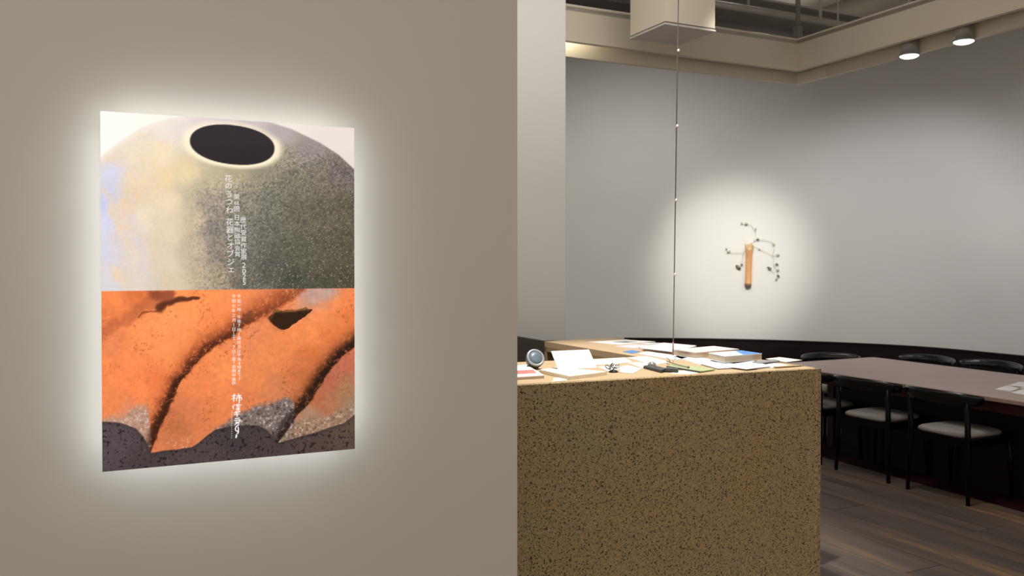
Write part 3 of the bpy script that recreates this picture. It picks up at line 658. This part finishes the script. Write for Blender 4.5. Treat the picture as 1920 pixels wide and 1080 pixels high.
def book(pts, th, label, cover, z=0.0, blue=False):
    q = [at_z(px, py, CZ+z+th) for px, py in pts]; base = sum(q, Vector())/len(q)
    r = thing('book', label, 'book', (base.x, base.y, CZ+z))
    q = [Vector((p.x-base.x, p.y-base.y, 0)) for p in q]
    MB().prism([p*.985 for p in q], .003, th-.003).build('pages', M['pages'], r)
    MB().prism(q, 0, .003).build('back_cover', M[cover], r)
    MB().prism(q, th-.003, th).build('front_cover', M[cover], r)
    if blue:
        k = [q[2]*.98, q[3]*.98, q[3]*.98+(q[0]-q[3])*.18, q[2]*.98+(q[1]-q[2])*.5]
        MB().prism(k, th, th+.0008).build('cover_print', M['blue'], r)
    return r
book([(1262,655),(1304,661),(1386,654.4),(1338,648.6)], .033, 'thick book with pinkish cover and tan pages behind the cord', 'paper_pink')
book([(1328,661.4),(1359,667.8),(1429,662.6),(1390,657)], .034, 'thick book with pale and blue cover lying on top of white sheets', 'paper_blue', .0095, True)
bk = book([(930,690),(992,686.6),(1021,703.6),(950,708)], .016, 'white booklet with pink red picture at the beige wall end of the counter', 'paper')
q = [at_z(px, py, CZ+.016) for px, py in [(945,696),(1000,693.5),(1006,699.5),(950,703)]]
MB().prism([(p.x-bk.location.x, p.y-bk.location.y) for p in q], .016, .0168).build('cover_picture', M['red_print'], bk)
flat('sheet', [(940,688),(985,684.5),(998,687),(950,692)], 'white sheet behind the pink booklet under the round gadget', 'paper', th=.002)

# open white box: thick base and upright lid
base = [(1011,693.2),(1045,688.8),(1138,697.4),(1067,706)]
q = [at_z(px, py, CZ+.016) for px, py in base]; c0 = sum(q, Vector())/4
ob = thing('open_box', 'shallow white box standing open with its lid upright on the counter', 'box', (c0.x, c0.y, CZ))
ql = [Vector((p.x-c0.x, p.y-c0.y, 0)) for p in q]
MB().prism(ql, .0, .016).build('box_base', M['paper_cream'], ob)
MB().prism([p*.96 for p in ql], .016, .018).build('inner_sheet', M['paper'], ob)
bl = at_z(1046, 693.2, CZ+.016); br = at_z(1119, 690.6, CZ+.016)
tl = at_d(1033, 659, bl.y+.05); tr = at_d(1104, 656, br.y+.05)
nv = ((br-bl).cross(tl-bl)).normalized()*.004
o_ = c0+UP*0; of = Vector((c0.x, c0.y, CZ))
MB().hexa([bl-of, br-of, br+nv-of, bl+nv-of], [tl-of, tr-of, tr+nv-of, tl+nv-of]).build('upright_lid', M['paper'], ob)

# round tilted gadget
gc = at_d(1003.5, 671.5, 4.06); ax = Vector((.30, -.80, .52)).normalized()
gb = at_z(998, 690, CZ)
gd = thing('round_speaker', 'round grey-faced gadget tilted up on a small black base beside the pillar cabinet', 'gadget', (gb.x, gb.y, CZ))
Mx = Matrix.Translation(-Vector((gb.x, gb.y, CZ))) @ axis_matrix(gc, ax) @ Matrix.Scale(KS, 4)
MB().lathe([(.030, -.055), (.044, -.045), (.055, -.015), (.056, .0), (.054, .006)], 32, Mx).build('shell', M['grey_plastic'], gd)
MB().lathe([(.054, .004), (.055, .009), (.048, .012), (.042, .010), (.042, .006)], 32, Mx).build('rim_ring', M['ring'], gd)
MB().lathe([(.042, .005), (.041, .0085), (.012, .010), (.002, .010)], 32, Mx).build('front_face', M['face'], gd)
MB().lathe([(.030, 0), (.032, .004), (.024, .012), (.016, .030)], 24).build('base', M['black_plastic'], gd)

# silver ornament
sp = at_z(1150, 698, CZ)
so = thing('wire_ornament', 'small tangled silver ornament on a dark foot near the counter front edge', 'ornament', (sp.x, sp.y, CZ))
MB().lathe([(.026, 0), (.028, .004), (.018, .012), (.004, .016)], 14).build('foot', M['black_plastic'], so)
rr = random.Random(3)
for k in range(6):
    c = Vector((rr.uniform(-.03, .03), rr.uniform(-.012, .012), .030+rr.uniform(-.008, .014))); a = rr.uniform(0, 3.14); R = rr.uniform(.010, .017)
    u = Vector((math.cos(a), math.sin(a), rr.uniform(-.5, .5))).normalized(); w = u.orthogonal().normalized()
    MB().tube([c+(u*math.cos(t)+w*math.sin(t))*R for t in [i*2*math.pi/14 for i in range(15)]], .0034, 6).build('wire_loop', M['silver'], so)
MB().tube([(.002, 0, .008), (.0, 0, .03)], .005, 8).build('stalk', M['silver'], so)

so.scale = (KS, KS, KS)
# pen case, small black box, pebble
def case(name, pts, h, label, m, cat, z=0.0, lidm=None):
    q = [at_z(px, py, CZ+z) for px, py in pts]; c = sum(q, Vector())/len(q)
    r = thing(name, label, cat, (c.x, c.y, CZ+z)); l = [Vector((p.x-c.x, p.y-c.y, 0)) for p in q]
    MB().prism(l, 0, h*.7).build('body', M[m], r, bevel=.001); MB().prism([p*.97 for p in l], h*.7, h).build('lid', M[lidm or m], r, bevel=.001)
case('pen_case', [(1206,691),(1219,688.4),(1252,696.4),(1240,700)], .014, 'long flat black pen case pointing along the counter', 'black_plastic', 'case', .0, 'grey_plastic')
case('small_box', [(1245,696.6),(1252,692.6),(1271,694.4),(1272,698)], .014, 'small dark grey box beside the black pen case and green folder', 'grey_plastic', 'box', .0035)
pbp = at_z(1223.5, 690.3, CZ)
o = MB().lathe([(.008, 0), (.018, .004), (.025, .014), (.024, .024), (.015, .033), (.004, .036)], 24, Matrix.Translation((pbp.x, pbp.y+.016, CZ)) @ Matrix.Scale(KS, 4)).build('paperweight', M['pebble']); tag(o, 'small round shiny pebble paperweight beside the black pen case', 'paperweight')

# twig on the folder
tg = thing('twig', 'thin pale twig with a dark berry lying on the green folder', 'twig', at_z(1262, 682, CZ))
def tp(px, py, z): return at_z(px, py, CZ+z)-tg.location
MB().tube(spline([tp(1250,677,.012), tp(1262,681,.016), tp(1275,685,.014), tp(1291,688.5,.012)], 4), [.0035]*12+[.0022], 6).build('stem', M['twig'], tg)
MB().tube(spline([tp(1257,679,.014), tp(1254,674,.028), tp(1250,671,.036)], 4), .002, 6).build('shoot', M['twig'], tg)
MB().tube(spline([tp(1261,680,.015), tp(1264,675,.022), tp(1268,672,.03)], 4), .002, 6).build('shoot', M['twig'], tg)
MB().lathe([(.001, -.006), (.005, -.003), (.006, .0), (.004, .004), (.001, .006)], 10, Matrix.Translation(tp(1291, 688.5, .013))).build('berry', M['vase_dark'], tg)

# hanging cord with pale knots
cdp = 4.52
cb, ctp = at_d(1262, 666, cdp), at_d(1272, 0, cdp)
cdir = (ctp-cb); top = cb+cdir*((4.99-cb.z)/cdir.z)
cr = thing('hanging_cord', 'thin dark cord with small pale knots hanging from the ceiling over the counter', 'cord', cb)
MB().tube([Vector(), top-cb], .0028, 8).build('cord_line', M['cord'], cr)
for py in (95, 236, 375, 514):
    k = (666-py)/666.0; p = cdir*k
    MB().lathe([(.002, -.010), (.006, -.005), (.0065, .002), (.0045, .007), (.002, .009)], 10, Matrix.Translation(p+Vector((.0035, -.004, 0)))).build('knot', M['knot'], cr)
MB().tube([Vector(), Vector((0, 0, .07))], .0042, 8).build('cord_end', mat('red_brown_cord', (.30, .17, .14), .8, noise=(60, .2, (1,1,1))), cr)

# ------------------------------------------------------------------ wall vase with branches
def on_wall(px, py, off=.05):
    r = ray(px, py); best = None
    for a, b in zip(wc[:-1], wc[1:]):
        k = r.x/r.y; d = b-a; den = d.x-k*d.y
        t = (k*a.y-a.x)/den
        if 0 <= t <= 1:
            p = a+d*t; nn = Vector((d.y, -d.x, 0)).normalized()
            s = (p.y)/r.y; P = Vector((p.x, p.y, H+r.z*s)); return P+nn*off, nn
    return None
vt, vn = on_wall(1405, 461, .045); vb, _ = on_wall(1402.5, 537, .045)
vs = thing('wall_vase', 'orange-brown bamboo tube vase hung on the spotlit curved wall', 'vase', vb)
axv = vt-vb; Lv = axv.length; Mv = axis_matrix(Vector(), axv)
MB().lathe([(.026, .0), (.034, .01), (.036, .05), (.035, .2), (.037, .35), (.040, Lv-.05), (.041, Lv-.02), (.033, Lv-.02), (.031, .1)], 24, Mv).build('tube', M['vase'], vs)
MB().lathe([(.028, -.004), (.0355, .008), (.0375, .022), (.0365, .034)], 24, Mv).build('lower_node', M['vase_dark'], vs)
mb = MB(); n = 18
for k in range(n):      # torn rim: uneven pale splinters
    a0, a1 = 2*math.pi*k/n, 2*math.pi*(k+1)/n; h = random.uniform(.01, .055)
    f = lambda r, a, z: Mv @ Vector((r*math.cos(a), r*math.sin(a), z))
    mb.hexa([f(.034, a0, Lv-.05), f(.0425, a0, Lv-.05), f(.0425, a1, Lv-.05), f(.034, a1, Lv-.05)], [f(.042, a0, Lv-.02+h), f(.049, a0, Lv-.02+h), f(.048, a1, Lv-.02+h*.8), f(.042, a1, Lv-.02+h*.8)])
mb.build('torn_rim', M['vase_rim'], vs)
MB().box(-vn*.022+UP*(Lv*.8), .02, .045, .03, Vector((vn.y, -vn.x, 0)), vn).build('hook', M['vase_dark'], vs)
def branch(label, stems, leaves, root_px):
    rp, nn = on_wall(*root_px, .05)
    r = thing('branch', label, 'branch', rp); sd = Vector((vn.y, -vn.x, 0))
    for pts, off in stems:
        P = [on_wall(px, py, .030+.4*off*i/(len(pts)-1))[0]-rp for i, (px, py) in enumerate(pts)]
        MB().tube(spline(P, 5), .0022, 5).build('stem', M['leaf_pale'], r)
    for px, py, w, h, a, mm in leaves:
        c = on_wall(px, py, .035)[0]-rp; sc = 9.75/F
        du = (Vector((1, -.25, 0)).normalized()*math.cos(a)-UP*math.sin(a)); dv = (Vector((1, -.25, 0)).normalized()*math.sin(a)+UP*math.cos(a))
        v = []; nseg = 8
        for i in range(nseg):
            t = 2*math.pi*i/nseg; v.append(c+du*(w*sc*math.cos(t)*.5)+dv*(h*sc*math.sin(t)*.5))
        v += [c+vn*.008, c-vn*.004]
        MB().add(v, [(i, (i+1)%nseg, nseg) for i in range(nseg)]+[((i+1)%nseg, i, nseg+1) for i in range(nseg)], True).build('leaf', M[mm], r)
branch('wiry branch arching out of the bamboo vase toward the long table side', [([(1410,460),(1425,467),(1448,479),(1451,494),(1452,505)], .05), ([(1410,459),(1416,448),(1417,430)], .03), ([(1416.5,436),(1409,423),(1399,420),(1392,419)], .02), ([(1412,451),(1436,450),(1452,459),(1449,477)], .05), ([(1448,479),(1459,478)], .02), ([(1451,494),(1457,508),(1459,518)], .02), ([(1437,498),(1443,503),(1452,512)], .03)],
       [(1443,503,9,5,.6,'leaf'),(1421,449,6,4,0,'leaf'),(1417,429,3.5,4.5,0,'leaf_pale'),(1451,458,4,5,.4,'leaf_pale'),(1459,478,6,4,0,'leaf_pale'),(1457,495.5,6,4,.2,'leaf'),(1459,506,5,4,0,'leaf_pale'),(1459.5,517,6,4,.5,'leaf'),(1456,523,4.5,4.5,0,'leaf_pale'),(1399,420,6,5,0,'leaf_pale'),(1391,419,4,4,.3,'leaf_pale'),(1424,467.5,4,3,.3,'leaf_pale')], (1410, 460))
branch('short sprig with one dark leaf on the cord side of the bamboo vase', [([(1401,461),(1392,480),(1390,496),(1384,501)], .04), ([(1395,474),(1370,473),(1361,468)], .04)],
       [(1384,501,12,6,.7,'leaf'),(1390.5,496,5,4,0,'leaf'),(1366,472,7,3.5,-.5,'leaf_pale'),(1362,466,4,4,0,'leaf_pale')], (1401, 461))

# ------------------------------------------------------------------ long table
TZ = .72
c1 = at_z(1637, 669.5, TZ); p2 = at_z(1540, 697, TZ); TW = (c1-p2).dot(E1); TL = 3.9
tb = thing('conference_table', 'long reddish brown table behind the counter with black chairs tucked around it', 'table', (c1.x, c1.y, 0))
q = [Vector(), -E1*TW, -E1*TW+E2*TL, E2*TL]
MB().prism(q, TZ-.028, TZ).build('table_top', M['table_top'], tb, bevel=.004)
i1, i2, a = .035, .02, .075
def apr(o0, o1, nrm):
    MB().prism([o0, o1, o1+nrm*i2, o0+nrm*i2], TZ-.028-a, TZ-.028).build('apron', M['table_red'], tb)
Q = [p+d for p, d in zip(q, [(-E1+E2)*i1, (E1+E2)*i1, (E1-E2)*i1, (-E1-E2)*i1])]
apr(Q[0], Q[1], E2); apr(Q[1], Q[2], E1); apr(Q[3], Q[2], -E2); apr(Q[0], Q[3], -E1)
for p, d in zip(Q, [(-E1+E2), (E1+E2), (E1-E2), (-E1-E2)]):
    sa, sb = (1 if d.dot(E1) > 0 else -1), (1 if d.dot(E2) > 0 else -1); g0 = p+E1*.42*sa+E2*.2*sb
    MB().prism([g0, g0+E1*.07*sa, g0+E1*.07*sa+E2*.07*sb, g0+E2*.07*sb], .0015, TZ-.028).build('leg', M['table_red'], tb)
# dark panel base down the middle of the table
MB().prism([(-E1*TW*.5-E1*.3+E2*.5), (-E1*TW*.5+E1*.3+E2*.5), (-E1*TW*.5+E1*.3+E2*(TL-.5)), (-E1*TW*.5-E1*.3+E2*(TL-.5))], .0015, TZ-.03).build('base_panel', M['dark_wood'], tb)
tp_ = [([(1866,731),(1888,724),(1916,727),(1896,735)], 'white sheet on the long table, nearest the counter'), ([(1888,724.5),(1912,717),(1950,722),(1924,730)], 'white sheet on the long table, farther from the near edge'), ([(1896,737),(1920,731),(1962,737),(1935,744)], 'white sheet at the near edge of the long table')]
for pts, lb in tp_:
    qq = [at_z(px, py, TZ) for px, py in pts]; o = MB().prism(qq, TZ, TZ+.006).build('sheet', M['paper']); tag(o, lb, 'paper')

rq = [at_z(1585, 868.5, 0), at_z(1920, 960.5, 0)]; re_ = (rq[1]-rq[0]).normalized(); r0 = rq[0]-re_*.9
rg = MB().prism([r0, r0+re_*4.2, r0+re_*4.2+E1*1.1, r0+E1*1.1], 0, .0015).build('shade_sheet', mat('dark_maroon_shade', (.022, .006, .007), .95, noise=(50, .3, (1,1,1)), spec=.05)); tag(rg, 'dark maroon sheet added as floor shade under the long table and its chairs', 'shade_sheet')  # thin dark sheet added to deepen the shade on the floor under the table
# ------------------------------------------------------------------ chairs
def chair_proto():
    r = thing('black_chair', '', 'chair')
    # curved wide top rail (y is towards the table)
    n = 22; v = []
    for i in range(n+1):
        t = -1+2*i/n; a = t*math.radians(82)
        x = .285*math.sin(a); y = -.115-.165*math.cos(a)**.9; hh = .022+.030*math.cos(a)**.8; zc = .695+.004*math.cos(a); th_ = .013
        nx, ny = math.sin(a)*.6, -math.cos(a); l = math.hypot(nx, ny); nx /= l; ny /= l
        lean = .012
        for (o_, z_) in ((-th_, -hh), (th_, -hh), (th_*1.1, hh*.6), (th_*.4, hh), (-th_*.4, hh), (-th_*1.1, hh*.6)):
            v.append((x+nx*(o_+lean*z_/.05), y+ny*(o_+lean*z_/.05), zc+z_))
    f = [(6*i+k, 6*i+(k+1)%6, 6*i+6+(k+1)%6, 6*i+6+k) for i in range(n) for k in range(6)]+[tuple(range(6))[::-1], tuple(6*n+k for k in range(6))]
    f = [tuple(reversed(x)) for x in f]
    MB().add(v, f, True).build('top_rail', M['rail'], r)
    for s in (-1, 1):
        MB().tube([(s*.235, -.215, 0), (s*.225, -.205, .30), (s*.22, -.20, .44), (s*.225, -.215, .68)], [.013, .018, .020, .015], 10).build('leg', M['black_chair'], r)
        MB().tube([(s*.235, .235, 0), (s*.228, .225, .25), (s*.222, .215, .435)], [.012, .017, .019], 10).build('leg', M['black_chair'], r)
        MB().box((s*.218, .008, .405), .024, .40, .05).build('seat_rail', M['black_chair'], r)
    MB().box((0, -.198, .405), .42, .024, .05).build('seat_rail', M['black_chair'], r)
    MB().box((0, .212, .405), .42, .024, .05).build('seat_rail', M['black_chair'], r)
    # seat pad: soft rounded square
    m = MB(); pr = []
    for (ins_, z) in ((.012, .430), (.0, .438), (.0, .452), (.014, .464), (.05, .471)):
        ring = []
        for k in range(32):
            a = 2*math.pi*k/32; c, s = math.cos(a), math.sin(a); e = .38
            ring.append((math.copysign(abs(c)**e, c)*(.208-ins_), math.copysign(abs(s)**e, s)*(.215-ins_)+.01, z))
        pr.append(ring)
    vs_ = [p for ring in pr for p in ring]; k_ = len(pr)
    m.add(vs_, [(i*32+k, i*32+(k+1)%32, (i+1)*32+(k+1)%32, (i+1)*32+k) for i in range(k_-1) for k in range(32)]+[tuple(range(32))[::-1], tuple((k_-1)*32+k for k in range(32))], True)
    m.build('seat_pad', M['seat'], r)
    return r
proto = chair_proto(); used = [False]
def place_chair(p, face, label, group):
    rz = math.atan2(face.y, face.x)-math.pi/2
    if not used[0]: r = proto; used[0] = True
    else:
        r = proto.copy(); COL.objects.link(r)
        for ch in proto.children:
            c = ch.copy(); COL.objects.link(c); c.parent = r
    r.location = (p.x, p.y, .0016); r.rotation_euler = (0, 0, rz); tag(r, label, 'chair', group)
GN_, GF = 'chairs along the near side of the long table', 'chairs along the far side of the long table'
def rot(v, d): return Matrix.Rotation(math.radians(d), 3, 'Z') @ v
near0 = c1-E1*TW     # near edge line start
def near_chair(s, lab, out=.055, dz=0): place_chair(near0+E2*s+E1*(-out+.125), rot(E1, dz), lab, GN_)
s_B = ((at_z(1673, 902, 0)+at_z(1577, 883, 0))/2-near0).dot(E2); s_C = ((at_z(1823, 945, 0)+at_z(1708, 912, 0))/2-near0).dot(E2)+.03
near_chair(s_C-1.29, 'black chair on the near side of the long table mostly hidden behind the counter corner')
near_chair(s_B-.02, 'black chair on the near side of the long table, one along from the counter corner', dz=3)
near_chair(s_C, 'black chair on the near side of the long table, farthest from the counter corner')
def far_chair(px, py, lab, face, z=.745, grp=GF):
    p = at_z(px, py, z); place_chair(p+face*.27, face, lab, grp)
far_chair(1752, 667.5, 'black chair on the far side of the long table, first past the table corner', -E1)
far_chair(1872, 677.5, 'black chair on the far side of the long table, second past the table corner', -E1)
far_chair(1548, 662.5, 'black chair at the end of the long table behind the counter corner', (E2*.9-E1*.35).normalized(), .745, None)
